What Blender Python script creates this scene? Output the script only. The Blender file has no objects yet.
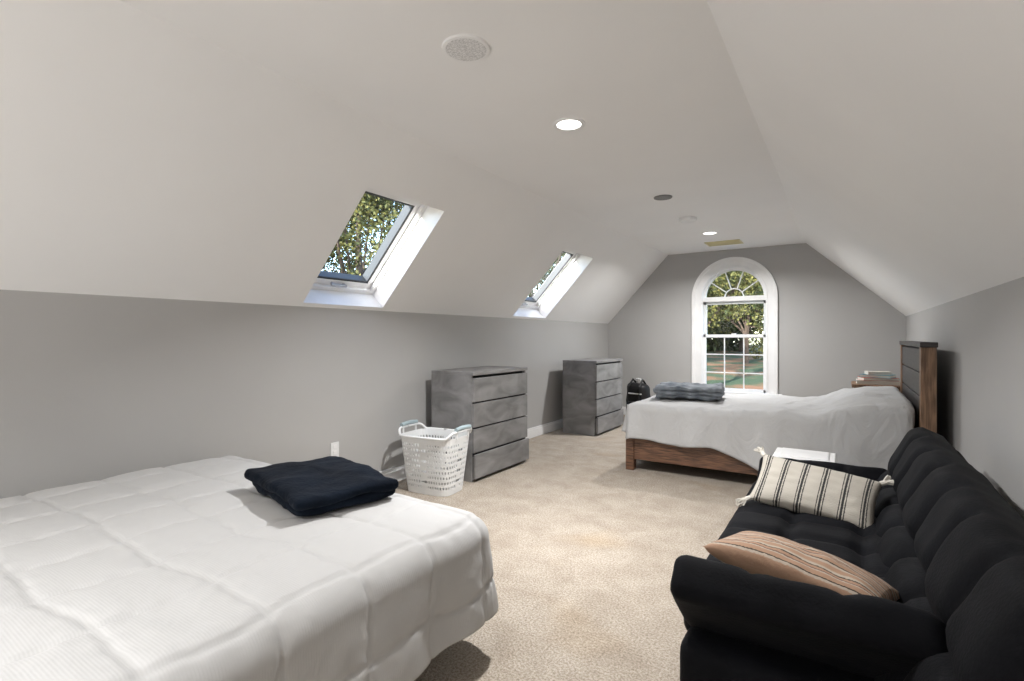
import bpy, bmesh, math, random
import numpy as np
from mathutils import Vector, Matrix, noise
random.seed(7); np.random.seed(7)
D=bpy.data; SC=bpy.context.scene
COL=SC.collection

# ------------------------------------------------------------------ materials
def new_mat(name):
    m=D.materials.new(name); m.use_nodes=True
    nt=m.node_tree; b=nt.nodes['Principled BSDF']
    return m,nt,b
def N(nt,t,**kw):
    n=nt.nodes.new(t)
    for k,v in kw.items(): setattr(n,k,v)
    return n
def mat(name,c1,c2=None,scale=5.0,rough=.6,bump=0.0,bscale=80.0,metal=0.0,spec=.5,detail=4.0,lo=.35,hi=.65,sheen=0.0,bdist=.01,stretch=None):
    m,nt,b=new_mat(name)
    b.inputs['Roughness'].default_value=rough
    b.inputs['Metallic'].default_value=metal
    b.inputs['Specular IOR Level'].default_value=spec
    if sheen: 
        b.inputs['Sheen Weight'].default_value=sheen
        b.inputs['Sheen Roughness'].default_value=.4
    tc=N(nt,'ShaderNodeTexCoord'); co=tc.outputs['Object']
    if stretch:
        mp=N(nt,'ShaderNodeMapping'); mp.inputs['Scale'].default_value=stretch
        nt.links.new(co,mp.inputs[0]); co=mp.outputs[0]
    if c2 is None: c2=tuple(x*.93 for x in c1)
    n=N(nt,'ShaderNodeTexNoise'); n.inputs['Scale'].default_value=scale; n.inputs['Detail'].default_value=detail
    nt.links.new(co,n.inputs['Vector'])
    r=N(nt,'ShaderNodeValToRGB')
    r.color_ramp.elements[0].position=lo; r.color_ramp.elements[1].position=hi
    r.color_ramp.elements[0].color=(*c2,1); r.color_ramp.elements[1].color=(*c1,1)
    nt.links.new(n.outputs[0],r.inputs[0]); nt.links.new(r.outputs[0],b.inputs['Base Color'])
    if bump>0:
        n2=N(nt,'ShaderNodeTexNoise'); n2.inputs['Scale'].default_value=bscale; n2.inputs['Detail'].default_value=3
        nt.links.new(co,n2.inputs['Vector'])
        bp=N(nt,'ShaderNodeBump'); bp.inputs['Strength'].default_value=bump; bp.inputs['Distance'].default_value=bdist
        nt.links.new(n2.outputs[0],bp.inputs['Height']); nt.links.new(bp.outputs[0],b.inputs['Normal'])
    return m
def emis(name,c,s):
    m,nt,b=new_mat(name)
    b.inputs['Base Color'].default_value=(*c,1)
    b.inputs['Emission Color'].default_value=(*c,1); b.inputs['Emission Strength'].default_value=s
    return m
def glassmat():
    m=D.materials.new('window_glass'); m.use_nodes=True; nt=m.node_tree; nt.nodes.clear()
    o=N(nt,'ShaderNodeOutputMaterial'); t=N(nt,'ShaderNodeBsdfTransparent'); g=N(nt,'ShaderNodeBsdfGlossy')
    g.inputs['Roughness'].default_value=.02; t.inputs[0].default_value=(.93,.95,.95,1)
    mx=N(nt,'ShaderNodeMixShader'); mx.inputs[0].default_value=.04
    nt.links.new(t.outputs[0],mx.inputs[1]); nt.links.new(g.outputs[0],mx.inputs[2]); nt.links.new(mx.outputs[0],o.inputs[0])
    return m

M={}
M['wall']=mat('grey_wall_paint',(.43,.424,.416),(.415,.409,.401),scale=1.5,rough=.75,bump=.06,bscale=220)
M['ceil']=mat('white_ceiling_paint',(.85,.85,.848),(.83,.83,.828),scale=1.5,rough=.8,bump=.05,bscale=220)
M['trim']=mat('white_trim',(.86,.86,.86),rough=.35)
M['glass']=glassmat()
M['gasket']=mat('dark_gasket',(.03,.035,.04),rough=.5)
M['white_plastic']=mat('white_plastic',(.80,.81,.81),rough=.4)
M['blue_plastic']=mat('teal_grey_plastic',(.36,.45,.48),rough=.4)
M['wood']=mat('bed_wood',(.20,.10,.055),(.06,.03,.019),scale=9,rough=.45,stretch=(1,14,14),bump=.2,bscale=20)
M['woodlight']=mat('headboard_wood',(.28,.165,.095),(.11,.06,.034),scale=7,rough=.5,stretch=(14,14,1),bump=.2,bscale=20)
M['headdark']=mat('headboard_dark',(.055,.047,.045),(.028,.025,.025),scale=7,rough=.5,stretch=(1,1,12))
M['black']=mat('black_velvet',(.0030,.0033,.0050),(.0013,.0015,.0026),scale=6,rough=.8,bump=.2,bscale=110,spec=.13,sheen=.010)
M['blackleg']=mat('black_plastic',(.015,.015,.016),rough=.5,spec=.3)
M['navy']=mat('navy_plush',(.006,.010,.018),(.0025,.0045,.009),scale=5,rough=.95,bump=.5,bscale=70,spec=.1,sheen=.03)
def sheet_mat():
    m,nt,b=new_mat('white_jersey_sheet')
    b.inputs['Base Color'].default_value=(.46,.458,.455,1); b.inputs['Roughness'].default_value=.9
    tc=N(nt,'ShaderNodeTexCoord')
    mp=N(nt,'ShaderNodeMapping'); mp.inputs['Scale'].default_value=(1,1,.55); nt.links.new(tc.outputs['Object'],mp.inputs[0])
    n=N(nt,'ShaderNodeTexNoise'); n.inputs['Scale'].default_value=6; n.inputs['Detail'].default_value=6; n.inputs['Distortion'].default_value=1.2
    nt.links.new(mp.outputs[0],n.inputs['Vector'])
    bp=N(nt,'ShaderNodeBump'); bp.inputs['Strength'].default_value=.7; bp.inputs['Distance'].default_value=.03
    nt.links.new(n.outputs[0],bp.inputs['Height']); nt.links.new(bp.outputs[0],b.inputs['Normal'])
    return m
M['sheet']=sheet_mat()
M['mattress']=mat('mattress_fabric',(.45,.45,.45),rough=.9)
M['darkbase']=mat('bed_base_fabric',(.10,.10,.10),rough=.9)
M['comfort']=mat('grey_blue_plush',(.27,.29,.31),(.11,.125,.145),scale=8,rough=.95,bump=.6,bscale=40,spec=.1,sheen=.1)
M['dark']=mat('gap_dark',(.02,.02,.02),rough=.8)
M['bark']=mat('bark',(.07,.05,.035),(.03,.02,.015),scale=6,rough=.9,bump=.5,bscale=12)
M['metal']=mat('brushed_nickel',(.5,.5,.5),rough=.3,metal=1)
M['beige']=mat('vent_beige',(.70,.63,.35),rough=.5)
M['speaker']=mat('speaker_grille',(.82,.82,.82),(.50,.50,.50),scale=160,rough=.6)
M['speakerdark']=mat('speaker_grille_grey',(.25,.25,.25),(.15,.15,.15),scale=300,rough=.6)
M['paper']=mat('book_pages',(.62,.59,.53),rough=.9)
M['red']=mat('book_red',(.45,.12,.08),rough=.6)
M['bluebook']=mat('book_teal',(.10,.28,.33),rough=.6)

def dresser_mat():
    m,nt,b=new_mat('brushed_grey_paint')
    tc=N(nt,'ShaderNodeTexCoord')
    mp=N(nt,'ShaderNodeMapping'); mp.inputs['Scale'].default_value=(1.2,1.0,2.4)
    nt.links.new(tc.outputs['Object'],mp.inputs[0])
    n=N(nt,'ShaderNodeTexNoise'); n.inputs['Scale'].default_value=3.2; n.inputs['Detail'].default_value=4; n.inputs['Distortion'].default_value=.9
    nt.links.new(mp.outputs[0],n.inputs['Vector'])
    r=N(nt,'ShaderNodeValToRGB'); e=r.color_ramp.elements
    e[0].position=.28; e[0].color=(.13,.126,.124,1); e[1].position=.72; e[1].color=(.27,.264,.26,1)
    nt.links.new(n.outputs[0],r.inputs[0]); nt.links.new(r.outputs[0],b.inputs['Base Color'])
    b.inputs['Roughness'].default_value=.5
    return m
M['dresser']=dresser_mat()

def carpet_mat():
    m,nt,b=new_mat('beige_carpet')
    tc=N(nt,'ShaderNodeTexCoord'); co=tc.outputs['Object']
    a=N(nt,'ShaderNodeTexNoise'); a.inputs['Scale'].default_value=5; a.inputs['Detail'].default_value=7; a.inputs['Roughness'].default_value=.68; a.inputs['Distortion'].default_value=.4
    f=N(nt,'ShaderNodeTexNoise'); f.inputs['Scale'].default_value=110; f.inputs['Detail'].default_value=3; f.inputs['Roughness'].default_value=.8
    s=N(nt,'ShaderNodeTexNoise'); s.inputs['Scale'].default_value=1.3; s.inputs['Detail'].default_value=2
    for n in (a,f,s): nt.links.new(co,n.inputs['Vector'])
    r1=N(nt,'ShaderNodeValToRGB'); e=r1.color_ramp.elements
    e[0].position=.34; e[0].color=(.47,.405,.335,1); e[1].position=.62; e[1].color=(.585,.52,.445,1)
    nt.links.new(a.outputs[0],r1.inputs[0])
    r2=N(nt,'ShaderNodeValToRGB'); e=r2.color_ramp.elements
    e[0].position=.36; e[0].color=(.50,.47,.43,1); e[1].position=.60; e[1].color=(1.0,1.0,1.0,1)
    nt.links.new(f.outputs[0],r2.inputs[0])
    mx=N(nt,'ShaderNodeMix',data_type='RGBA',blend_type='MULTIPLY'); mx.inputs[0].default_value=1
    nt.links.new(r1.outputs[0],mx.inputs[6]); nt.links.new(r2.outputs[0],mx.inputs[7])
    r3=N(nt,'ShaderNodeValToRGB'); e=r3.color_ramp.elements
    e[0].position=.60; e[0].color=(1,1,1,1); e[1].position=.74; e[1].color=(.97,.89,.77,1)
    nt.links.new(s.outputs[0],r3.inputs[0])
    mx2=N(nt,'ShaderNodeMix',data_type='RGBA',blend_type='MULTIPLY'); mx2.inputs[0].default_value=1
    nt.links.new(mx.outputs[2],mx2.inputs[6]); nt.links.new(r3.outputs[0],mx2.inputs[7])
    nt.links.new(mx2.outputs[2],b.inputs['Base Color'])
    bp=N(nt,'ShaderNodeBump'); bp.inputs['Strength'].default_value=.9; bp.inputs['Distance'].default_value=.012
    nt.links.new(f.outputs[0],bp.inputs['Height']); nt.links.new(bp.outputs[0],b.inputs['Normal'])
    b.inputs['Roughness'].default_value=.97; b.inputs['Specular IOR Level'].default_value=.1
    return m
M['carpet']=carpet_mat()

def quilt_mat():
    m,nt,b=new_mat('white_quilt')
    uv=N(nt,'ShaderNodeUVMap')
    w=N(nt,'ShaderNodeTexWave',wave_type='BANDS',bands_direction='Y'); w.inputs['Scale'].default_value=44; w.inputs['Distortion'].default_value=.4
    w.inputs['Detail'].default_value=1
    nt.links.new(uv.outputs[0],w.inputs['Vector'])
    n=N(nt,'ShaderNodeTexNoise'); n.inputs['Scale'].default_value=9; n.inputs['Detail'].default_value=4
    nt.links.new(uv.outputs[0],n.inputs['Vector'])
    b1=N(nt,'ShaderNodeBump'); b1.inputs['Strength'].default_value=.10; b1.inputs['Distance'].default_value=.0025
    b2=N(nt,'ShaderNodeBump'); b2.inputs['Strength'].default_value=.25; b2.inputs['Distance'].default_value=.02
    nt.links.new(w.outputs[0],b1.inputs['Height']); nt.links.new(n.outputs[0],b2.inputs['Height'])
    nt.links.new(b1.outputs[0],b2.inputs['Normal']); nt.links.new(b2.outputs[0],b.inputs['Normal'])
    b.inputs['Base Color'].default_value=(.49,.488,.485,1); b.inputs['Roughness'].default_value=.85
    return m
M['quilt']=quilt_mat()

def stripe_mat(name,cols,scale,axis='X',noise_amt=.3):
    m,nt,b=new_mat(name)
    uv=N(nt,'ShaderNodeUVMap'); sp=N(nt,'ShaderNodeSeparateXYZ'); nt.links.new(uv.outputs[0],sp.inputs[0])
    n=N(nt,'ShaderNodeTexNoise'); n.inputs['Scale'].default_value=60; nt.links.new(uv.outputs[0],n.inputs['Vector'])
    mu=N(nt,'ShaderNodeMath',operation='MULTIPLY'); mu.inputs[1].default_value=scale
    nt.links.new(sp.outputs[axis],mu.inputs[0])
    ns=N(nt,'ShaderNodeMath',operation='MULTIPLY'); ns.inputs[1].default_value=noise_amt
    nt.links.new(n.outputs[0],ns.inputs[0])
    ad=N(nt,'ShaderNodeMath',operation='ADD'); nt.links.new(mu.outputs[0],ad.inputs[0]); nt.links.new(ns.outputs[0],ad.inputs[1])
    fr=N(nt,'ShaderNodeMath',operation='FRACT'); nt.links.new(ad.outputs[0],fr.inputs[0])
    r=N(nt,'ShaderNodeValToRGB'); r.color_ramp.interpolation='CONSTANT'
    e=r.color_ramp.elements
    e[0].position=cols[0][0]; e[0].color=(*cols[0][1],1)
    e[1].position=cols[1][0]; e[1].color=(*cols[1][1],1)
    for p,c in cols[2:]:
        q=e.new(p); q.color=(*c,1)
    nt.links.new(fr.outputs[0],r.inputs[0]); nt.links.new(r.outputs[0],b.inputs['Base Color'])
    bp=N(nt,'ShaderNodeBump'); bp.inputs['Strength'].default_value=.4; bp.inputs['Distance'].default_value=.004
    nt.links.new(n.outputs[0],bp.inputs['Height']); nt.links.new(bp.outputs[0],b.inputs['Normal'])
    b.inputs['Roughness'].default_value=.95
    return m
CR=(.42,.39,.34); BK=(.025,.025,.025)
M['stripeA']=stripe_mat('cream_black_stripe',[(0,CR),(.34,BK),(.39,CR),(.45,BK),(.56,CR),(.62,BK),(.67,CR)],6.0,'X',.10)
PE=(.36,.225,.15); LT=(.44,.37,.30)
M['stripeB']=stripe_mat('peach_stripe',[(0,PE),(.22,LT),(.32,(.04,.03,.025)),(.37,PE),(.58,LT),(.64,(.15,.09,.07)),(.69,PE),(.82,(.04,.03,.025)),(.87,LT)],4.0,'Y',.08)

def leaf_mat(name,c1,c2):
    m,nt,b=new_mat(name)
    g=N(nt,'ShaderNodeTexCoord'); n=N(nt,'ShaderNodeTexNoise'); n.inputs['Scale'].default_value=2.5; n.inputs['Detail'].default_value=6
    nt.links.new(g.outputs['Object'],n.inputs['Vector'])
    r=N(nt,'ShaderNodeValToRGB'); e=r.color_ramp.elements
    e[0].position=.38; e[0].color=(*c2,1); e[1].position=.68; e[1].color=(*c1,1)
    nt.links.new(n.outputs[0],r.inputs[0]); nt.links.new(r.outputs[0],b.inputs['Base Color'])
    b.inputs['Roughness'].default_value=.7; b.inputs['Specular IOR Level'].default_value=.2
    return m
M['leafg']=leaf_mat('leaves_green',(.050,.068,.020),(.008,.016,.006))
M['leafy']=leaf_mat('leaves_yellow_green',(.125,.118,.034),(.015,.026,.008))
M['grass']=mat('ground_leaf_litter',(.20,.095,.04),(.03,.06,.018),scale=.5,rough=.95,lo=.44,hi=.6,detail=8)

# ------------------------------------------------------------------ mesh helpers
class MB:
    def __init__(s): s.v=[]; s.f=[]; s.mi=[]; s.mats=[]
    def m(s,mt):
        if mt not in s.mats: s.mats.append(mt)
        return s.mats.index(mt)
    def add(s,vs,fs,mt):
        o=len(s.v); s.v+= [tuple(v) for v in vs]; i=s.m(mt)
        for f in fs: s.f.append(tuple(o+k for k in f)); s.mi.append(i)
    def box(s,a,b,mt,T=None):
        x0,y0,z0=a; x1,y1,z1=b
        vs=[(x0,y0,z0),(x1,y0,z0),(x1,y1,z0),(x0,y1,z0),(x0,y0,z1),(x1,y0,z1),(x1,y1,z1),(x0,y1,z1)]
        if T: vs=[T(*v) for v in vs]
        s.add(vs,[(0,3,2,1),(4,5,6,7),(0,1,5,4),(1,2,6,5),(2,3,7,6),(3,0,4,7)],mt)
    def cyl(s,c,r0,r1,h,mt,n=32,T=None,cap=True):
        vs=[];
        for k,(r,z) in enumerate(((r0,0),(r1,h))):
            for i in range(n):
                t=2*math.pi*i/n; vs.append((c[0]+r*math.cos(t),c[1]+r*math.sin(t),c[2]+z))
        if T: vs=[T(*v) for v in vs]
        fs=[(i,(i+1)%n,n+(i+1)%n,n+i) for i in range(n)]
        if cap: fs+=[tuple(range(n-1,-1,-1)),tuple(range(n,2*n))]
        s.add(vs,fs,mt)
    def tube(s,pts,r,mt,n=10):
        pts=[Vector(p) for p in pts]; vs=[]; up=Vector((0,0,1))
        for i,p in enumerate(pts):
            d=(pts[min(i+1,len(pts)-1)]-pts[max(i-1,0)]).normalized()
            a=d.cross(up)
            if a.length<.01: a=d.cross(Vector((1,0,0)))
            a.normalize(); b=d.cross(a)
            rr=r[i] if isinstance(r,(list,tuple)) else r
            for k in range(n):
                t=2*math.pi*k/n; vs.append(p+a*rr*math.cos(t)+b*rr*math.sin(t))
        fs=[]
        for i in range(len(pts)-1):
            for k in range(n):
                fs.append((i*n+k,i*n+(k+1)%n,(i+1)*n+(k+1)%n,(i+1)*n+k))
        fs+=[tuple(range(n)),tuple(range((len(pts)-1)*n,len(pts)*n))]
        s.add(vs,fs,mt)
    def obj(s,name,parent=None,bevel=0,smooth=False,seg=2):
        me=D.meshes.new(name); me.from_pydata(s.v,[],s.f)
        for mt in s.mats: me.materials.append(mt)
        me.polygons.foreach_set('material_index',s.mi)
        bm=bmesh.new(); bm.from_mesh(me); bmesh.ops.recalc_face_normals(bm,faces=bm.faces); bm.to_mesh(me); bm.free()
        o=D.objects.new(name,me); COL.objects.link(o)
        if smooth:
            for p in me.polygons: p.use_smooth=True
        if bevel:
            md=o.modifiers.new('bevel','BEVEL'); md.width=bevel; md.segments=seg; md.limit_method='ANGLE'; md.angle_limit=math.radians(40)
            md.harden_normals=False
        if parent: o.parent=parent
        return o
def empty(name,loc=(0,0,0)):
    e=D.objects.new(name,None); e.empty_display_size=.1; COL.objects.link(e); return e
def place(o,loc,rot=(0,0,0)):
    o.location=loc; o.rotation_euler=rot

def grid_obj(name,P,mt,uv=None,parent=None,thick=0,subsurf=0):
    n,m,_=P.shape
    vs=P.reshape(-1,3).tolist()
    fs=[(i*m+j,(i+1)*m+j,(i+1)*m+j+1,i*m+j+1) for i in range(n-1) for j in range(m-1)]
    me=D.meshes.new(name); me.from_pydata(vs,[],fs); me.materials.append(mt)
    if uv is not None:
        l=me.uv_layers.new(name='UVMap'); U=uv.reshape(-1,2)
        idx=np.zeros(len(me.loops),dtype=np.int32); me.loops.foreach_get('vertex_index',idx)
        l.data.foreach_set('uv',U[idx].ravel())
    for p in me.polygons: p.use_smooth=True
    o=D.objects.new(name,me); COL.objects.link(o)
    if thick:
        md=o.modifiers.new('s','SOLIDIFY'); md.thickness=thick; md.offset=-1
    if parent: o.parent=parent
    return o

def soft_box(name,size,r,mt,fn=None,res=.03,parent=None,nz=0.0,seed=0,nscale=4):
    h=[s/2 for s in size]; verts=[];faces=[];key={}
    cnt=[max(4,int(s/res)) for s in size]
    def vid(p):
        k=tuple(round(c,5) for c in p)
        if k not in key: key[k]=len(verts); verts.append(p)
        return key[k]
    for ax in range(3):
        a,b=(ax+1)%3,(ax+2)%3
        for sg in (-1,1):
            for i in range(cnt[a]):
                for j in range(cnt[b]):
                    q=[]
                    for (u,w) in ((i,j),(i+1,j),(i+1,j+1),(i,j+1)):
                        p=[0,0,0]; p[ax]=sg*h[ax]; p[a]=-h[a]+2*h[a]*u/cnt[a]; p[b]=-h[b]+2*h[b]*w/cnt[b]
                        q.append(vid(tuple(p)))
                    if sg<0: q.reverse()
                    faces.append(q)
    out=[]
    for p in verts:
        q=[max(-(h[k]-r),min(h[k]-r,p[k])) for k in range(3)]
        d=Vector([p[k]-q[k] for k in range(3)])
        n=d.normalized() if d.length>1e-6 else Vector((0,0,1))
        pp=Vector(q)+n*r
        if fn: pp=fn(pp,n,h)
        if nz:
            w=noise.noise_vector(Vector(pp)*nscale+Vector((seed,seed*2,0)))
            w2=noise.noise_vector(Vector(pp)*nscale*3+Vector((seed,seed*2,5)))
            pp=pp+w*nz+w2*nz*.4
        out.append(tuple(pp))
    me=D.meshes.new(name); me.from_pydata(out,[],faces); me.materials.append(mt)
    for p in me.polygons: p.use_smooth=True
    o=D.objects.new(name,me); COL.objects.link(o)
    if parent: o.parent=parent
    return o

def pillow(name,w,hh,t,mt,n=40,seed=0,parent=None):
    V=[];F=[];UV=[]
    for side in (1,-1):
        for i in range(n+1):
            for j in range(n+1):
                u=-1+2*i/n; v=-1+2*j/n
                px=u*(1-.06*(1-v*v)*abs(u)**3)
                py=v*(1-.10*(1-u*u)*abs(v)**3)
                th=((1-u**2)*(1-v**2)); th=max(th,0)**.42
                k=noise.noise(Vector((u*1.7+seed,v*1.7,side)))*.10+noise.noise(Vector((u*5+seed,v*5,side)))*.05
                z=side*t/2*th*(1+k*1.8)
                V.append((px*w/2,py*hh/2,z)); UV.append((u*.5+.5,v*.5+.5))
    m=n+1
    for s in (0,1):
        o=s*m*m
        for i in range(n):
            for j in range(n):
                q=(o+i*m+j,o+(i+1)*m+j,o+(i+1)*m+j+1,o+i*m+j+1)
                F.append(q if s==0 else q[::-1])
    me=D.meshes.new(name); me.from_pydata(V,[],F); me.materials.append(mt)
    l=me.uv_layers.new(name='UVMap')
    for lp in me.loops: l.data[lp.index].uv=UV[lp.vertex_index]
    bm=bmesh.new(); bm.from_mesh(me); bmesh.ops.remove_doubles(bm,verts=bm.verts,dist=.0004); bm.to_mesh(me); bm.free()
    for p in me.polygons: p.use_smooth=True
    o=D.objects.new(name,me); COL.objects.link(o)
    if parent: o.parent=parent
    return o

# ------------------------------------------------------------------ room shell (metres)
XL,XR,Y0,Y1=-3.13,.61,-2.6,7.61
ZL,ZR,ZC=1.41,1.445,2.412
CL,CRR=-2.19,-.416
def quad(name,pts,mt):
    b=MB(); b.add(pts,[tuple(range(len(pts)))],mt); return b.obj(name)
quad('floor',[(XL,Y0,0),(XR,Y0,0),(XR,Y1,0),(XL,Y1,0)],M['carpet'])
quad('wall_left',[(XL,Y0,0),(XL,Y1,0),(XL,Y1,ZL),(XL,Y0,ZL)],M['wall'])
quad('wall_right',[(XR,Y0,0),(XR,Y1,0),(XR,Y1,ZR),(XR,Y0,ZR)],M['wall'])
quad('wall_back',[(XL,Y0,0),(XR,Y0,0),(XR,Y0,ZR),(CRR,Y0,ZC),(CL,Y0,ZC),(XL,Y0,ZL)],M['wall'])
quad('ceiling',[(CL,Y0,ZC),(CRR,Y0,ZC),(CRR,Y1,ZC),(CL,Y1,ZC)],M['ceil'])
quad('ceiling_slope_right',[(XR,Y0,ZR),(XR,Y1,ZR),(CRR,Y1,ZC),(CRR,Y0,ZC)],M['ceil'])
Ls=math.hypot(CL-XL,ZC-ZL); ux,uz=(CL-XL)/Ls,(ZC-ZL)/Ls; nx,nz_=-uz,ux
def PS(s,y,d): return (XL+s*ux+d*nx, y, ZL+s*uz+d*nz_)
S0,S1=.035,.976; WELL=.24
SKY=[(2.16,2.88),(4.80,5.54)]
b=MB(); ys=[Y0,2.16,2.88,4.80,5.54,Y1]; ss=[0,S0,S1,Ls]
for i in range(5):
    for j in range(3):
        if j==1 and i in (1,3): continue
        b.add([PS(ss[j],ys[i],0),PS(ss[j],ys[i+1],0),PS(ss[j+1],ys[i+1],0),PS(ss[j+1],ys[i],0)],[(0,1,2,3)],M['ceil'])
b.obj('ceiling_slope_left')
for k,(ya,yb) in enumerate(SKY):
    e=empty('window_%d'%(k+2))
    b=MB()
    t0,t1=S0,S1-.03
    b.add([PS(S0,ya,0),PS(S0,yb,0),PS(t0,yb,WELL),PS(t0,ya,WELL)],[(0,1,2,3)],M['trim'])
    b.add([PS(S1,ya,0),PS(S1,yb,0),PS(t1,yb,WELL),PS(t1,ya,WELL)],[(0,1,2,3)],M['trim'])
    for y in (ya,yb):
        b.add([PS(S0,y,0),PS(S1,y,0),PS(t1,y,WELL),PS(t0,y,WELL)],[(0,1,2,3)],M['trim'])
    b.obj('well_lining',e)
    b=MB()
    def ring(s0,s1,y0,y1,w,d0,d1,mt):
        b.box((s0,y0,d0),(s0+w,y1,d1),mt,PS); b.box((s1-w,y0,d0),(s1,y1,d1),mt,PS)
        b.box((s0+w,y0,d0),(s1-w,y0+w,d1),mt,PS); b.box((s0+w,y1-w,d0),(s1-w,y1,d1),mt,PS)
    ring(t0,t1,ya,yb,.035,.16,WELL+.06,M['trim'])
    ring(t0+.035,t1-.035,ya+.035,yb-.035,.045,.19,WELL+.04,M['trim'])
    ring(t0+.075,t1-.075,ya+.075,yb-.075,.022,.195,WELL+.03,M['gasket'])
    b.obj('sash_frame',e,bevel=.004)
    b=MB(); ym=(ya+yb)/2
    b.box((t0+.048,ym-.07,.155),(t0+.065,ym+.07,.172),M['metal'],PS)
    b.box((t0+.048,ym-.06,.172),(t0+.065,ym-.045,.192),M['metal'],PS)
    b.box((t0+.048,ym+.045,.172),(t0+.065,ym+.06,.192),M['metal'],PS)
    b.obj('latch_handle',e,bevel=.003)
    b=MB(); b.add([PS(t0+.08,ya+.08,.24),PS(t1-.08,ya+.08,.24),PS(t1-.08,yb-.08,.24),PS(t0+.08,yb-.08,.24)],[(0,1,2,3)],M['glass'])
    b.obj('glass_pane',e)

# end wall with arched opening
CX,ZA,R=-1.291,1.752,.42; ZB=.444
def arch_pts(r,zb,n=40):
    p=[(CX-r,zb)]
    for i in range(n+1):
        t=math.pi*(1-i/n); p.append((CX+r*math.cos(t),ZA+r*math.sin(t)))
    p.append((CX+r,zb)); return p
bm=bmesh.new()
def loop(pts):
    vs=[bm.verts.new((x,Y1,z)) for x,z in pts]
    return [bm.edges.new((vs[i],vs[(i+1)%len(vs)])) for i in range(len(vs))]
ed=loop([(XL,0),(XR,0),(XR,ZR),(CRR,ZC),(CL,ZC),(XL,ZL)])+loop(arch_pts(R,ZB))
bmesh.ops.triangle_fill(bm,use_beauty=True,use_dissolve=False,edges=ed,normal=(0,-1,0))
me=D.meshes.new('wall_end'); bm.to_mesh(me); bm.free(); me.materials.append(M['wall'])
o=D.objects.new('wall_end',me); COL.objects.link(o)
win=empty('window_1')
def arch_ring(B,r0,r1,y0,y1,mt,zb=ZB,closed=False):
    A=arch_pts(r0,zb); C=arch_pts(r1,zb); n=len(A)
    vs=[(x,y0,z) for x,z in A]+[(x,y0,z) for x,z in C]+[(x,y1,z) for x,z in A]+[(x,y1,z) for x,z in C]
    fs=[]
    for i in range(n-1):
        fs+=[(i,i+1,n+i+1,n+i),(2*n+i,2*n+i+1,3*n+i+1,3*n+i),(n+i,n+i+1,3*n+i+1,3*n+i),(i,i+1,2*n+i+1,2*n+i)]
    fs+=[(0,n,3*n,2*n),(n-1,2*n-1,4*n-1,3*n-1)]
    B.add(vs,fs,mt)
b=MB()
arch_ring(b,.415,.535,Y1-.022,Y1,M['trim'])
arch_ring(b,.505,.552,Y1-.038,Y1,M['trim'])
arch_ring(b,.412,.435,Y1-.032,Y1,M['trim'])
b.box((CX-.60,Y1-.075,ZB-.03),(CX+.60,Y1+.06,ZB),M['trim'])
b.box((CX-.54,Y1-.02,ZB-.11),(CX+.54,Y1,ZB-.03),M['trim'])
b.obj('casing',win,bevel=.004)
b=MB()
arch_ring(b,.405,.42,Y1,Y1+.15,M['trim'])
arch_ring(b,.375,.41,Y1+.05,Y1+.10,M['trim'],zb=ZA)
b.box((CX-.41,Y1+.03,1.70),(CX+.41,Y1+.12,1.765),M['trim'])
arch_ring(b,.115,.13,Y1+.06,Y1+.08,M['trim'],zb=ZA)
for a in (36,72,108,144):
    t=math.radians(a); c,s=math.cos(t),math.sin(t)
    def T(x,y,z,c=c,s=s): return (CX+x*c-z*s,y,ZA+x*s+z*c)
    b.box((.125,Y1+.06,-.007),(.38,Y1+.08,.007),M['trim'],T)
def sash(z0,z1,y,w=.04):
    b.box((CX-.41,y,z0),(CX-.41+w,y+.04,z1),M['trim']); b.box((CX+.41-w,y,z0),(CX+.41,y+.04,z1),M['trim'])
    b.box((CX-.41,y,z0),(CX+.41,y+.04,z0+w),M['trim']); b.box((CX-.41,y,z1-w),(CX+.41,y+.04,z1),M['trim'])
sash(1.19,1.70,Y1+.085); sash(ZB,1.235,Y1+.04)
for x in (-.125,.125): b.box((CX+x-.007,Y1+.05,ZB),(CX+x+.007,Y1+.07,1.2),M['trim'])
for z in (.70,.955): b.box((CX-.4,Y1+.05,z-.007),(CX+.4,Y1+.07,z+.007),M['trim'])
b.box((CX-.03,Y1+.03,1.235),(CX+.03,Y1+.06,1.25),M['trim'])
b.obj('sash_frames',win,bevel=.002)
b=MB(); p=arch_pts(.40,ZB); b.add([(x,Y1+.068,z) for x,z in p],[tuple(range(len(p)))],M['glass']); b.obj('glass_pane',win)

def baseboard(name,a,b_,nrm):
    B=MB(); ax,ay=a; bx,by=b_; n=nrm
    for (t,z0,z1) in ((.016,0,.095),(.011,.095,.12)):
        x0,x1=sorted((ax,bx)); y0,y1=sorted((ay,by))
        if n[0]: 
            xs=sorted((ax,ax+n[0]*t)); B.box((xs[0],y0,z0),(xs[1],y1,z1),M['trim'])
        else:
            yy=sorted((ay,ay+n[1]*t)); B.box((x0,yy[0],z0),(x1,yy[1],z1),M['trim'])
    B.obj(name,bevel=.003)
baseboard('baseboard_left',(XL,Y0),(XL,Y1),(1,0))
baseboard('baseboard_right',(XR,Y0),(XR,Y1),(-1,0))
baseboard('baseboard_end',(XL,Y1),(XR,Y1),(0,-1))
baseboard('baseboard_back',(XL,Y0),(XR,Y0),(0,1))

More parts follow.
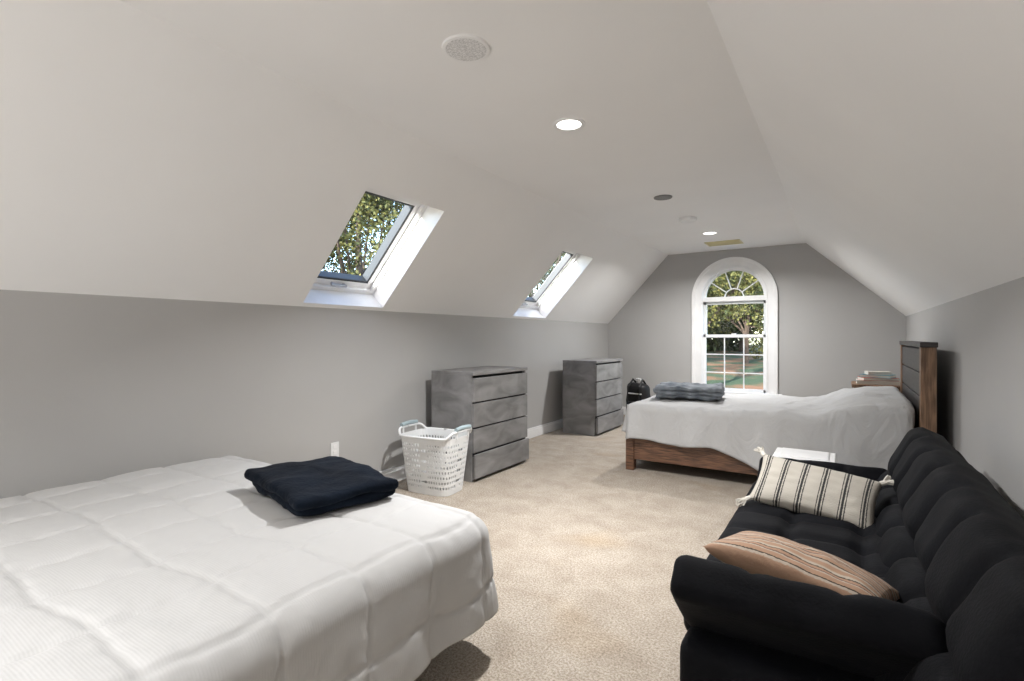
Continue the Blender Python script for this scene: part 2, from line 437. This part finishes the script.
# ------------------------------------------------------------------ ceiling fixtures
def recessed(y,pw,spr):
    e=empty('recessed_light'); b=MB()
    x=-1.315
    n=40; vs=[];fs=[]
    prof=[(.092,0),(.090,-.006),(.070,-.006),(.066,.002)]
    for (r,z) in prof:
        for i in range(n): t=2*math.pi*i/n; vs.append((x+r*math.cos(t),y+r*math.sin(t),ZC-.001+z))
    for k in range(3):
        for i in range(n): fs.append((k*n+i,k*n+(i+1)%n,(k+1)*n+(i+1)%n,(k+1)*n+i))
    b.add(vs,fs,M['trim'])
    b.obj('trim_ring',e,smooth=True)
    b=MB(); b.cyl((x,y,ZC-.004),.068,.068,.003,M['lamp'] ); b.obj('lens',e)
    L=D.lights.new('lamp','AREA'); L.shape='DISK'; L.size=.13; L.energy=pw; L.color=(1,.992,.985); L.spread=math.radians(spr)
    lo=D.objects.new('lamp',L); COL.objects.link(lo); lo.location=(x,y,ZC-.012); lo.parent=e
M['lamp']=emis('lamp_lens',(1,.98,.95),6)
for y,pw,spr in ((2.62,50,125),(6.25,52,155),(-1.0,42,115)): recessed(y,pw,spr)
def disc(name,x,y,r,h,mt,ringm):
    b=MB(); b.cyl((x,y,ZC-h),r*.86,r*.88,h,mt,n=40); 
    n=40
    vs=[];fs=[]
    for (rr,z) in ((r,0),(r*.98,-h*.9),(r*.86,-h*1.05),(r*.84,-h*.6)):
        for i in range(n): t=2*math.pi*i/n; vs.append((x+rr*math.cos(t),y+rr*math.sin(t),ZC+z))
    for k in range(3):
        for i in range(n): fs.append((k*n+i,k*n+(i+1)%n,(k+1)*n+(i+1)%n,(k+1)*n+i))
    b.add(vs,fs,ringm); return b.obj(name)
disc('ceiling_speaker',-1.33,1.695,.10,.010,M['speaker'],M['trim'])
disc('ceiling_speaker',-1.318,4.43,.078,.010,M['speakerdark'],M['speakerdark'])
disc('smoke_detector',-1.337,5.35,.085,.035,M['white_plastic'],M['white_plastic'])
b=MB(); vx,vy=-1.30,7.0
b.box((vx-.21,vy-.15,ZC-.008),(vx+.21,vy-.125,ZC),M['beige']); b.box((vx-.21,vy+.125,ZC-.008),(vx+.21,vy+.15,ZC),M['beige'])
b.box((vx-.21,vy-.15,ZC-.008),(vx-.185,vy+.15,ZC),M['beige']); b.box((vx+.185,vy-.15,ZC-.008),(vx+.21,vy+.15,ZC),M['beige'])
for i in range(14):
    yy=vy-.112+i*.0165; b.box((vx-.19,yy,ZC-.012),(vx+.19,yy+.009,ZC-.001),M['beige'])
b.obj('ceiling_air_vent')
b=MB(); b.box((XL,2.40,.315),(XL+.006,2.47,.43),M['white_plastic'])
for z in (.34,.385): b.box((XL+.005,2.42,z),(XL+.009,2.45,z+.028),M['trim'])
b.obj('wall_outlet',bevel=.002)
# unseen globe lamp added behind the camera to brighten ceiling and walls
e=empty('added_fill_lamp'); b=MB(); fx,fy=-1.6,-1.9
b.cyl((fx,fy,0),.15,.14,.025,M['metal']); b.cyl((fx,fy,.025),.012,.012,.88,M['metal'],n=16); b.cyl((fx,fy,.88),.03,.06,.04,M['metal'])
b.obj('fill_stand',e,smooth=False)
b=MB(); vs=[];fs=[];n=24
for k in range(13):
    ph=-math.pi/2+math.pi*(k+.5)/13
    for i in range(n):
        t=2*math.pi*i/n; vs.append((fx+.13*math.cos(ph)*math.cos(t),fy+.13*math.cos(ph)*math.sin(t),1.04+.13*math.sin(ph)))
for k in range(12):
    for i in range(n): fs.append((k*n+i,k*n+(i+1)%n,(k+1)*n+(i+1)%n,(k+1)*n+i))
b.add(vs,fs,emis('fill_globe_glow',(1,.98,.95),2)); b.obj('fill_globe',e,smooth=True)
L=D.lights.new('fill_light','POINT'); L.energy=66; L.shadow_soft_size=.15; L.color=(1,.992,.985)
lo=D.objects.new('fill_light',L); COL.objects.link(lo); lo.location=(fx+.1,fy+.32,1.0); lo.parent=e

# ------------------------------------------------------------------ cloth drape
def drape(name,x0,x1,y0,y1,top,r,hang,mt,parent,res=.018,puff=None,zmin=.02,seed=0,wrink=.006,fold=.02,extra=None,sides=(1,1,1,1),thick=.012,longer=None):
    hx0,hx1,hy0,hy1=[hang*s for s in sides]
    u=np.arange(x0+r-hx0-r*1.57*(hx0>0),x1-r+hx1+r*1.57*(hx1>0)+res,res); v=np.arange(y0+r-hy0-r*1.57*(hy0>0),y1-r+hy1+r*1.57*(hy1>0)+res,res)
    U,Vv=np.meshgrid(u,v,indexing='ij')
    cx=np.clip(U,x0+r,x1-r); cy=np.clip(Vv,y0+r,y1-r)
    dx=U-cx; dy=Vv-cy
    L2=np.sqrt(dx**2+dy**2)+1e-9
    Lh=(np.abs(dx)**6+np.abs(dy)**6)**(1/6)
    ex,ey=dx/L2,dy/L2
    ang=np.clip(Lh/r,0,math.pi/2)
    out=r*np.sin(ang); dn=r*(1-np.cos(ang))
    rest=np.minimum(np.maximum(Lh-r*math.pi/2,0),hang*1.03)
    P=np.zeros(U.shape+(3,))
    th=np.arctan2(dy,dx)
    perim=np.where(np.abs(dx)>np.abs(dy),cy,cx)+ th*.25
    rr=np.clip(rest/.2,0,1)
    fl=fold*np.sin(perim*11+seed)*rr+fold*.5*np.sin(perim*23+seed*2)*rr
    out=out+rest*.10+fl
    if longer is not None: rest=rest*longer(cx,cy)
    P[...,0]=cx+ex*out; P[...,1]=cy+ey*out
    P[...,2]=top-dn-rest*.97
    for i in range(U.shape[0]):
        for j in range(U.shape[1]):
            q=Vector((U[i,j]*3+seed,Vv[i,j]*3,0)); k=noise.noise(q)*wrink*1.5+noise.noise(q*3)*wrink*.6
            if extra: k+=extra(U[i,j],Vv[i,j])*(1 if rest[i,j]<=0 else max(0,1-rest[i,j]/.15))
            P[i,j,2]+=k
    if puff is not None:
        gu=np.gradient(P,axis=0); gv=np.gradient(P,axis=1); nn=np.cross(gu,gv); nn/=np.linalg.norm(nn,axis=2,keepdims=True)+1e-9
        P=P+nn*puff(U,Vv)[...,None]
    P[...,2]=np.maximum(P[...,2],zmin+.004*np.sin(perim*30))
    uv=np.stack([U,Vv],-1)
    return grid_obj(name,P,mt,uv,parent,thick=thick)

# foreground bed ------------------------------------------------
bed=empty('quilted_bed')
bx0,bx1,by0,by1=-3.02,-1.13,.12,1.64
def qpuff(U,V):
    c=.27
    uu=U+.014*np.sin(V*7+1)+.008*np.sin(V*17); vv=V+.014*np.sin(U*6)+.008*np.sin(U*15+2)
    a=np.abs(np.sin(np.pi*(uu-bx1+.06)/c)); d=np.abs(np.sin(np.pi*(vv-by1+.11)/c))
    broad=np.minimum(a*1.3,1)**.8*np.minimum(d*1.3,1)**.8
    seam=np.exp(-(a/.085)**2)+np.exp(-(d/.085)**2)
    ga=.0018*np.sin(V*70+4*np.sin(U*9))*np.exp(-(a/.35)**2)+.0018*np.sin(U*70+4*np.sin(V*9))*np.exp(-(d/.35)**2)
    return .005*broad-.007*np.minimum(seam,1)+ga
drape('quilt',bx0,bx1,by0,by1,.528,.10,.27,M['quilt'],bed,res=.0105,puff=qpuff,seed=3,wrink=.005,fold=.012,sides=(.3,1,1,1))
b=MB(); b.box((bx0+.03,by0+.04,.27),(bx1-.06,by1-.06,.49),M['mattress']); b.obj('mattress',bed,bevel=.07,seg=4)
b=MB(); b.box((bx0+.02,by0+.15,.10),(bx1-.25,by1-.20,.27),M['darkbase'])
for x in (bx0+.08,bx1-.45):
    for y in (by0+.25,by1-.35): b.cyl((x,y,0),.025,.03,.10,M['blackleg'],n=16)
b.obj('bed_base',bed)

def folded(name,w,d,h,layers,mt,loc,rz,seed=0,nz=.008,ns=6):
    e=empty(name); lh=h/layers
    def fn(p,n,hh):
        e_=(1-abs(p[0]/hh[0])**4)*(1-abs(p[1]/hh[1])**4)
        if n[2]>0: p=p+Vector((0,0,.22*lh*(e_-.5)))
        return p
    for i in range(layers):
        o=soft_box('fold_%d'%(i+1),(w-.018*((i*7+seed)%3),d-.016*((i*5+seed)%3),lh*1.3),lh*.62,mt,fn=fn,res=.013,parent=e,nz=nz,seed=seed+i*3,nscale=ns)
        o.location=((((i*3+seed)%3)-1)*.007,(((i*2+seed)%3)-1)*.007,lh*(i+.62))
    place(e,loc,(0,0,rz)); return e
folded('navy_throw_blanket',.60,.44,.070,2,M['navy'],(-1.875,1.38,.545),math.radians(-14),seed=2,nz=.013)

# laundry basket -------------------------------------------------
def basket():
    e=empty('laundry_basket'); 
    wx,wy,Hh=.50,.36,.46
    def per(t,z):
        k=.78+.22*z
        a=2*math.pi*t; c,s=math.cos(a),math.sin(a); p=.42
        return (math.copysign(abs(c)**p,c)*wx/2*k, math.copysign(abs(s)**p,s)*wy/2*k, z*Hh)
    tab=[0]; N0=800; pr=per(0,1)
    for i in range(1,N0+1):
        q=per(i/N0,1); tab.append(tab[-1]+math.dist(pr,q)); pr=q
    tot=tab[-1]
    def T(u):
        u=(u%1)*tot; i=np.searchsorted(tab,u); return i/N0
    b=MB(); nu=56; rows=9; z0,z1=.08,.86
    V=[];F=[]
    def pt(u,z): return per(T(u),z)
    for r in range(rows):
        for c in range(nu):
            u0,u1=c/nu,(c+1)/nu; a,d=z0+(z1-z0)*r/rows,z0+(z1-z0)*(r+1)/rows
            if r%2: u0+=.5/nu; u1+=.5/nu
            um,zm=(u0+u1)/2,(a+d)/2; hu,hz=(u1-u0)/2,(d-a)/2
            outer=[(u0,a),(um,a),(u1,a),(u1,zm),(u1,d),(um,d),(u0,d),(u0,zm)]
            inner=[(um-hu*.36,zm-hz*.45),(um,zm-hz*.62),(um+hu*.36,zm-hz*.45),(um+hu*.50,zm),(um+hu*.36,zm+hz*.45),(um,zm+hz*.62),(um-hu*.36,zm+hz*.45),(um-hu*.50,zm)]
            o=len(V); V+=[pt(*p) for p in outer]+[pt(*p) for p in inner]
            for k in range(8): F.append((o+k,o+(k+1)%8,o+8+(k+1)%8,o+8+k))
    def band(a,d):
        for c in range(nu):
            o=len(V); V.extend([pt(c/nu,a),pt((c+1)/nu,a),pt((c+1)/nu,d),pt(c/nu,d)]); F.append((o,o+1,o+2,o+3))
    band(0,z0); band(z1,.95)
    b.add(V,F,M['white_plastic'])
    o=b.obj('lattice_body',e); md=o.modifiers.new('s','SOLIDIFY'); md.thickness=.004
    bm=bmesh.new(); bm.from_mesh(o.data); bmesh.ops.remove_doubles(bm,verts=bm.verts,dist=.0002); bmesh.ops.recalc_face_normals(bm,faces=bm.faces); bm.to_mesh(o.data); bm.free()
    b=MB(); b.add([per(T(c/nu),0) for c in range(nu)],[tuple(range(nu))],M['white_plastic']); b.obj('bottom',e)
    pts=[]
    for c in range(89):
        x,y,z=per(T(c/88),1)
        f=max(0,(abs(x)/(wx/2)-.80)/.20); f=f*f*(3-2*f)
        pts.append((x*(1.03),y*1.03,Hh*.95+f*.045))
    b=MB(); b.tube(pts,.010,M['white_plastic'],n=8)
    b.obj('rim',e,smooth=True)
    b=MB()
    for sg in (-1,1):
        pp=[(sg*wx/2*1.03,yy*wy,Hh*.95+.05+.02*math.cos(yy*math.pi/.5*.5)) for yy in np.linspace(-.27,.27,9)]
        b.tube(pp,.016,M['blue_plastic'],n=10)
        b.box((sg*wx/2*1.01-.004,-.12*wy*2,Hh*.93),(sg*wx/2*1.01+.004,-.10*wy*2,Hh*.95+.055),M['white_plastic'])
        b.box((sg*wx/2*1.01-.004,.10*wy*2,Hh*.93),(sg*wx/2*1.01+.004,.12*wy*2,Hh*.95+.055),M['white_plastic'])
    b.obj('handles',e,smooth=False)
    o=soft_box('clothes',(.34,.22,.12),.05,M['sheet'],res=.03,parent=e,nz=.03,seed=4,nscale=7); o.location=(0,0,.10)
    place(e,(-2.70,3.05,.002),(0,0,math.radians(6)))
basket()

# dressers --------------------------------------------------------
def dresser(loc):
    e=empty('dresser'); w,d,h=.86,.46,.91
    b=MB(); t=.02
    b.box((0,0,0),(d-.022,t,h-.03),M['dresser']); b.box((0,w-t,0),(d-.022,w,h-.03),M['dresser'])
    b.box((0,t,0),(.006,w-t,h-.03),M['dresser']); b.box((0,0,h-.03),(d,w,h),M['dresser'])
    b.box((.01,t,.03),(d-.05,w-t,h-.04),M['dark'])
    b.box((d-.06,t,0),(d-.04,w-t,.05),M['dresser'])
    b.obj('carcass',e,bevel=.003)
    b=MB(); n=4; zz=.030; avail=h-.03-zz-.010; dh=avail/n
    for i in range(n):
        z0=zz+i*dh; z1=z0+dh-.013
        off=.018 if i==0 else 0
        b.box((d-.022+off,.004,z0),(d+off,w-.004,z1),M['dresser'])
        b.box((d-.05,t+.01,z0+.02),(d-.018+off,w-t-.01,z1-.03),M['dresser'])
    b.obj('drawers',e,bevel=.003)
    e.location=loc; return e
dresser((-3.02,3.36,0)); dresser((-2.97,5.74,0))

def backpack():
    e=empty('backpack')
    o=soft_box('main_body',(.32,.20,.50),.08,M['blackleg'],res=.03,parent=e,nz=.012,seed=1); o.location=(0,0,.255)
    o=soft_box('front_pocket',(.24,.07,.22),.03,M['blackleg'],res=.03,parent=e,nz=.006,seed=2); o.location=(0,-.12,.15)
    b=MB()
    for s in (-1,1):
        b.tube([(s*.07,.08,.48),(s*.08,-.02,.55),(s*.09,-.12,.46),(s*.10,-.14,.28),(s*.11,-.10,.08)],.014,M['blackleg'])
    b.tube([(-.04,.02,.49),(-.03,.0,.56),(.03,.0,.56),(.04,.02,.49)],.010,M['white_plastic'])
    b.box((-.09,-.158,.17),(.02,-.152,.22),M['white_plastic'])
    b.box((-.12,-.112,.36),(.12,-.104,.375),M['white_plastic'])
    b.obj('straps',e,smooth=False)
    place(e,(-2.46,7.10,.012),(0,0,math.radians(-15))); e.scale=(1,1,1.06)
backpack()

# far bed ---------------------------------------------------------
fb=empty('wooden_bed')
fx0,fx1,fy0,fy1=-1.65,.42,4.47,5.85
b=MB()
b.box((fx0+.02,fy0,.10),(fx1,fy0+.035,.30),M['wood']); b.box((fx0+.02,fy1-.035,.10),(fx1,fy1,.30),M['wood'])
b.box((fx0,fy0,.06),(fx0+.035,fy1,.34),M['wood'])
for y in (fy0-.015,fy1-.06): b.box((fx0-.015,y,0),(fx0+.06,y+.075,.36),M['wood'])
b.box((fx0+.02,fy0-.006,.235),(fx1,fy0+.02,.30),M['wood'])
b.box((fx0+1.3,fy0+.1,0),(fx0+1.37,fy1-.1,.10),M['wood'])
b.box((fx0+.03,fy0+.03,.18),(fx1,fy1-.03,.22),M['wood'])
b.obj('bed_frame',fb,bevel=.005)
b=MB(); b.box((fx0+.03,fy0+.03,.22),(fx1-.01,fy1-.03,.575),M['mattress']); b.obj('mattress',fb,bevel=.05,seg=4)
def ex(u,v):
    a=1/(1+math.exp(-(u+.04)/.065))
    s=.55+.45*min(1,math.exp(-((v-4.84)/.36)**4)+math.exp(-((v-5.52)/.35)**4))
    ridge=.010*math.exp(-((u+.25-.3*(v-5))/.05)**2)+.010*math.exp(-((u+.95+.5*(v-5))/.04)**2)+.009*math.exp(-((u+.6-.8*(v-5))/.035)**2)
    w=noise.noise(Vector((u*5,v*9,3)))*.012*math.exp(-((u-.05)/.35)**2)
    return .13*a*s+ridge+w+.03*max(0,(u+1.0)/1.3)
drape('sheet',fx0-.02,fx1-.01,fy0-.03,fy1+.03,.60,.06,.26,M['sheet'],fb,res=.018,seed=5,wrink=.012,fold=.020,extra=ex,sides=(.8,0.05,1.0,1.0),thick=.006,
      longer=lambda cx,cy: 1+.95*np.clip((cx+.95)/.6,0,1)**1.5+.02*np.sin(cx*9))
b=MB(); hx=.43
b.box((hx,4.39,0),(hx+.085,4.47,1.14),M['woodlight']); b.box((hx,5.80,0),(hx+.085,5.88,1.14),M['woodlight'])
b.box((hx-.006,4.37,1.13),(hx+.090,5.90,1.165),M['headdark'])
b.box((hx+.02,4.47,.25),(hx+.06,5.80,1.12),M['headdark'])
for i in range(5): b.box((hx+.008,4.475,.30+i*.165),(hx+.03,5.795,.455+i*.165),M['headdark'])
b.obj('headboard',fb,bevel=.004)

folded('folded_comforter',.62,.50,.10,3,M['comfort'],(-1.27,5.12,.625),math.radians(8),seed=5,nz=.020,ns=9)

e=empty('nightstand'); b=MB()
b.box((.08,6.12,.08),(.50,6.56,.70),M['woodlight']); b.box((.06,6.10,.70),(.52,6.58,.73),M['woodlight'])
b.box((.065,6.15,.42),(.082,6.53,.66),M['wood']); b.box((.065,6.15,.12),(.082,6.53,.38),M['wood'])
for x in (.09,.45):
    for y in (6.13,6.51): b.box((x,y,0),(x+.04,y+.04,.08),M['wood'])
b.obj('cabinet',e,bevel=.004)
b=MB(); z=.731
def BT(a):
    c,s=math.cos(a),math.sin(a)
    return lambda x,y,z: (.28+x*c-y*s,6.32+x*s+y*c,z)
for i,(w_,d_,h_,m_,an) in enumerate(((.36,.24,.035,'paper',.0),(.30,.20,.03,'red',.25),(.26,.19,.028,'bluebook',-.3),(.20,.15,.03,'paper',.2))):
    T=BT(an); x=-w_/2; y=-d_/2
    b.box((x,y,z),(x+w_,y+d_,z+.004),M[m_],T); b.box((x+.004,y+.004,z+.004),(x+w_-.004,y+d_-.004,z+h_-.004),M['paper'],T); b.box((x,y,z+h_-.004),(x+w_,y+d_,z+h_),M[m_],T)
    z+=h_
b.obj('book_stack')

# white lidded storage bin between far bed and sofa
e=empty('white_storage_bin')
b=MB(); cx_,cy_=-.225,3.93
def frus(z0,z1,w0,d0,w1,d1,mt):
    vs=[]
    for z,w,d in ((z0,w0,d0),(z1,w1,d1)):
        vs+=[(cx_-w/2,cy_-d/2,z),(cx_+w/2,cy_-d/2,z),(cx_+w/2,cy_+d/2,z),(cx_-w/2,cy_+d/2,z)]
    b.add(vs,[(0,3,2,1),(4,5,6,7),(0,1,5,4),(1,2,6,5),(2,3,7,6),(3,0,4,7)],mt)
frus(0,.39,.28,.24,.33,.30,M['trim']); b.obj('bin_body',e,bevel=.03,seg=4)
b=MB(); frus(.385,.415,.36,.33,.355,.325,M['trim']); frus(.414,.425,.29,.26,.28,.25,M['trim']); b.obj('bin_lid',e,bevel=.010,seg=3)

# ------------------------------------------------------------------ futon sofa
sf=empty('futon_sofa')
def tuft(nx_,ny_,depth,bul=.02,btn=.9):
    def fn(p,n,h):
        u=(p[0]/h[0]+1)/2*nx_; v=(p[1]/h[1]+1)/2*ny_
        if n[2]>.3:
            gu=abs(math.sin(math.pi*u)); gv=abs(math.sin(math.pi*v))
            g=min(1,gu*2.0)**.6*min(1,gv*2.0)**.6
            du=abs(u-round(u)); dv=abs(v-round(v))
            bt=math.exp(-((du/.16)**2+(dv/.16)**2))
            edge=(1-abs(p[0]/h[0])**6)*(1-abs(p[1]/h[1])**6)
            p=p+Vector((0,0,n[2]*((g-1)*depth-bt*depth*btn)*max(edge,.35)+bul*edge*n[2]))
        return p
    return fn
o=soft_box('seat_cushion',(.78,1.62,.17),.05,M['black'],fn=tuft(3,7,.028),res=.018,parent=sf,nz=.004,seed=1)
place(o,(-.07,2.55,.275))
o=soft_box('seat_base',(.78,1.86,.20),.05,M['black'],res=.03,parent=sf,nz=.006,seed=7)
place(o,(-.05,2.54,.155))
o=soft_box('back_cushion',(.58,2.24,.17),.055,M['black'],fn=tuft(2,7,.040),res=.02,parent=sf,nz=.010,seed=2)
place(o,(.262,2.40,.44),(0,math.radians(-64),0))
o=soft_box('back_rear_pad',(.50,2.18,.09),.04,M['black'],res=.03,parent=sf,nz=.005,seed=9)
place(o,(.40,2.40,.38),(0,math.radians(-74),0))
for sgn,yc,zc in ((-1,1.70,.370),(1,3.42,.315)):
    o=soft_box('armrest',(.66,.36,.13),.036,M['black'],fn=tuft(3,2,.014,bul=.008),res=.018,parent=sf,nz=.009,seed=3+sgn)
    place(o,(-.115,yc,zc),(math.radians(42)*sgn,0,0))
b=MB()
for x in (-.34,.20):
    for y in (1.80,3.30): b.cyl((x,y,0),.022,.028,.08,M['blackleg'],n=16)
b.obj('legs',sf,bevel=.004)

e=empty('striped_lumbar_pillow')
pillow('cushion',.52,.30,.13,M['stripeA'],seed=1,parent=e)
b=MB()
for sx in (-1,1):
    for sy in (-1,1):
        cx,cy=sx*.255,sy*.145
        for k in range(14):
            a=math.atan2(sy,sx)+random.uniform(-.5,.5); L_=random.uniform(.045,.065)
            b.tube([(cx,cy,0),(cx+math.cos(a)*L_*.5,cy+math.sin(a)*L_*.5,random.uniform(-.01,.012)),(cx+math.cos(a)*L_,cy+math.sin(a)*L_-.01,random.uniform(-.018,.018))],.004,M['paper'],n=5)
        b.tube([(cx-sx*.006,cy-sy*.006,0),(cx+sx*.012,cy+sy*.010,0)],.012,M['paper'],n=8)
b.obj('tassels',e)
place(e,(-.125,2.86,.458),(math.radians(38),math.radians(7),math.radians(-5)))
o=pillow('peach_striped_pillow',.50,.34,.15,M['stripeB'],seed=5)
place(o,(-.12,1.88,.450),(math.radians(-10),math.radians(6),math.radians(-12)))

# ------------------------------------------------------------------ outdoors
def gz(x,y): return -1.5+max(0,min(1,(y-14)/36))*1.5
def tree(x,y,Ht,cr,nl,mt,seed,ls=.16,low=.35,name='tree'):
    zg=gz(x,y)-.1
    rnd=np.random.RandomState(seed)
    e=empty(name); b=MB()
    b.tube([(x,y,zg),(x+.1,y,zg+Ht*.4),(x-.1,y+.1,zg+Ht*.8)],[.22,.16,.06],M['bark'],n=10)
    blobs=[]
    for i in range(13):
        a=rnd.uniform(0,6.28); rr=cr*rnd.uniform(.15,.8); z=zg+Ht*rnd.uniform(low,1.0)
        c=(x+rr*math.cos(a),y+rr*math.sin(a),z); blobs.append((c,cr*rnd.uniform(.3,.5)))
        b.tube([(x,y,zg+Ht*rnd.uniform(.2,.5)),c],[.07,.02],M['bark'],n=6)
    b.obj('trunk',e)
    per=nl//len(blobs); C=[]
    for c,r in blobs:
        d=rnd.normal(size=(per,3)); d/=np.linalg.norm(d,axis=1,keepdims=True); rad=r*rnd.uniform(.35,1.05,size=(per,1))
        C.append(np.array(c)+d*rad*np.array([1,1,.8]))
    C=np.vstack(C); C[:,2]=np.maximum(C[:,2],zg+.2); n=len(C)
    A=rnd.normal(size=(n,3)); A/=np.linalg.norm(A,axis=1,keepdims=True)
    B=np.cross(A,rnd.normal(size=(n,3))); B/=np.linalg.norm(B,axis=1,keepdims=True)
    s=ls*rnd.uniform(.6,1.2,size=(n,1))
    V=np.stack([C-A*s*.5,C+B*s*.3,C+A*s*.5,C-B*s*.3],1).reshape(-1,3)
    F=np.arange(4*n).reshape(n,4)
    me=D.meshes.new('foliage'); me.from_pydata(V.tolist(),[],F.tolist()); me.materials.append(mt)
    o=D.objects.new('foliage',me); COL.objects.link(o); o.parent=e
gb=MB()
yy=[-20,14,50,90]; gb.add([(x,y,gz(x,y)) for y in yy for x in (-70,50)],[(0,1,3,2),(2,3,5,4),(4,5,7,6)],M['grass']); gb.obj('ground_outside')
G,Yw=M['leafg'],M['leafy']
k=0
for (x,y,h_,cr,nl,mt,ls,low) in [(-5.4,22,8.6,3.3,13000,Yw,.14,.40),(-1.3,28,9.5,3.6,9000,G,.2,.35),(-9.5,31,10,4,9000,G,.24,.25),(-5.5,37,8,3.4,7000,Yw,.24,.15),
        (-2,47,14,6,11000,G,.55,.03),(-7.5,48,14,6,12000,G,.55,.03),(-13.5,50,15,7,11000,G,.55,.03),(5,50,14,7,9000,G,.55,.05),(-22,50,14,7,9000,G,.55,.1),
        (-13,11,8.5,3.8,17000,Yw,.12,.35),(-16,17,9,4.2,12000,G,.18,.2),(-12,20,8,3.8,12000,G,.15,.2),(-22,12,14,6.5,15000,G,.45,.05),(-10.5,26,9,3.6,9000,G,.2,.35),(-20,27,13,6,10000,G,.45,.05),(-15,4,9,3.6,8000,G,.2,.2),(-19,18,12,5,9000,Yw,.26,.1)]:
    k+=1; tree(x,y,h_,cr,nl,mt,k,ls=ls,low=low)

# ------------------------------------------------------------------ light
W=D.worlds.new('World'); SC.world=W; W.use_nodes=True; nt=W.node_tree
bg=nt.nodes['Background']; sk=nt.nodes.new('ShaderNodeTexSky'); sk.sky_type='NISHITA'; sk.sun_disc=False
sk.sun_elevation=math.radians(35); sk.sun_rotation=math.radians(180)
nt.links.new(sk.outputs[0],bg.inputs[0]); bg.inputs[1].default_value=.95
L=D.lights.new('sun','SUN'); L.energy=19; L.angle=math.radians(1); L.color=(1,.97,.92)
so=D.objects.new('sun',L); COL.objects.link(so)
so.rotation_euler=Vector((.12,.95,-.24)).to_track_quat('-Z','Y').to_euler()

cam=D.cameras.new('camera'); cam.sensor_width=36; cam.lens=18; cam.shift_y=-.0034; cam.clip_start=.05; cam.clip_end=300
co=D.objects.new('camera',cam); COL.objects.link(co); co.location=(0,0,1.2)
co.rotation_euler=(math.radians(90),0,math.radians(33.0)); SC.camera=co
SC.view_settings.view_transform='Standard'; SC.view_settings.exposure=0.15
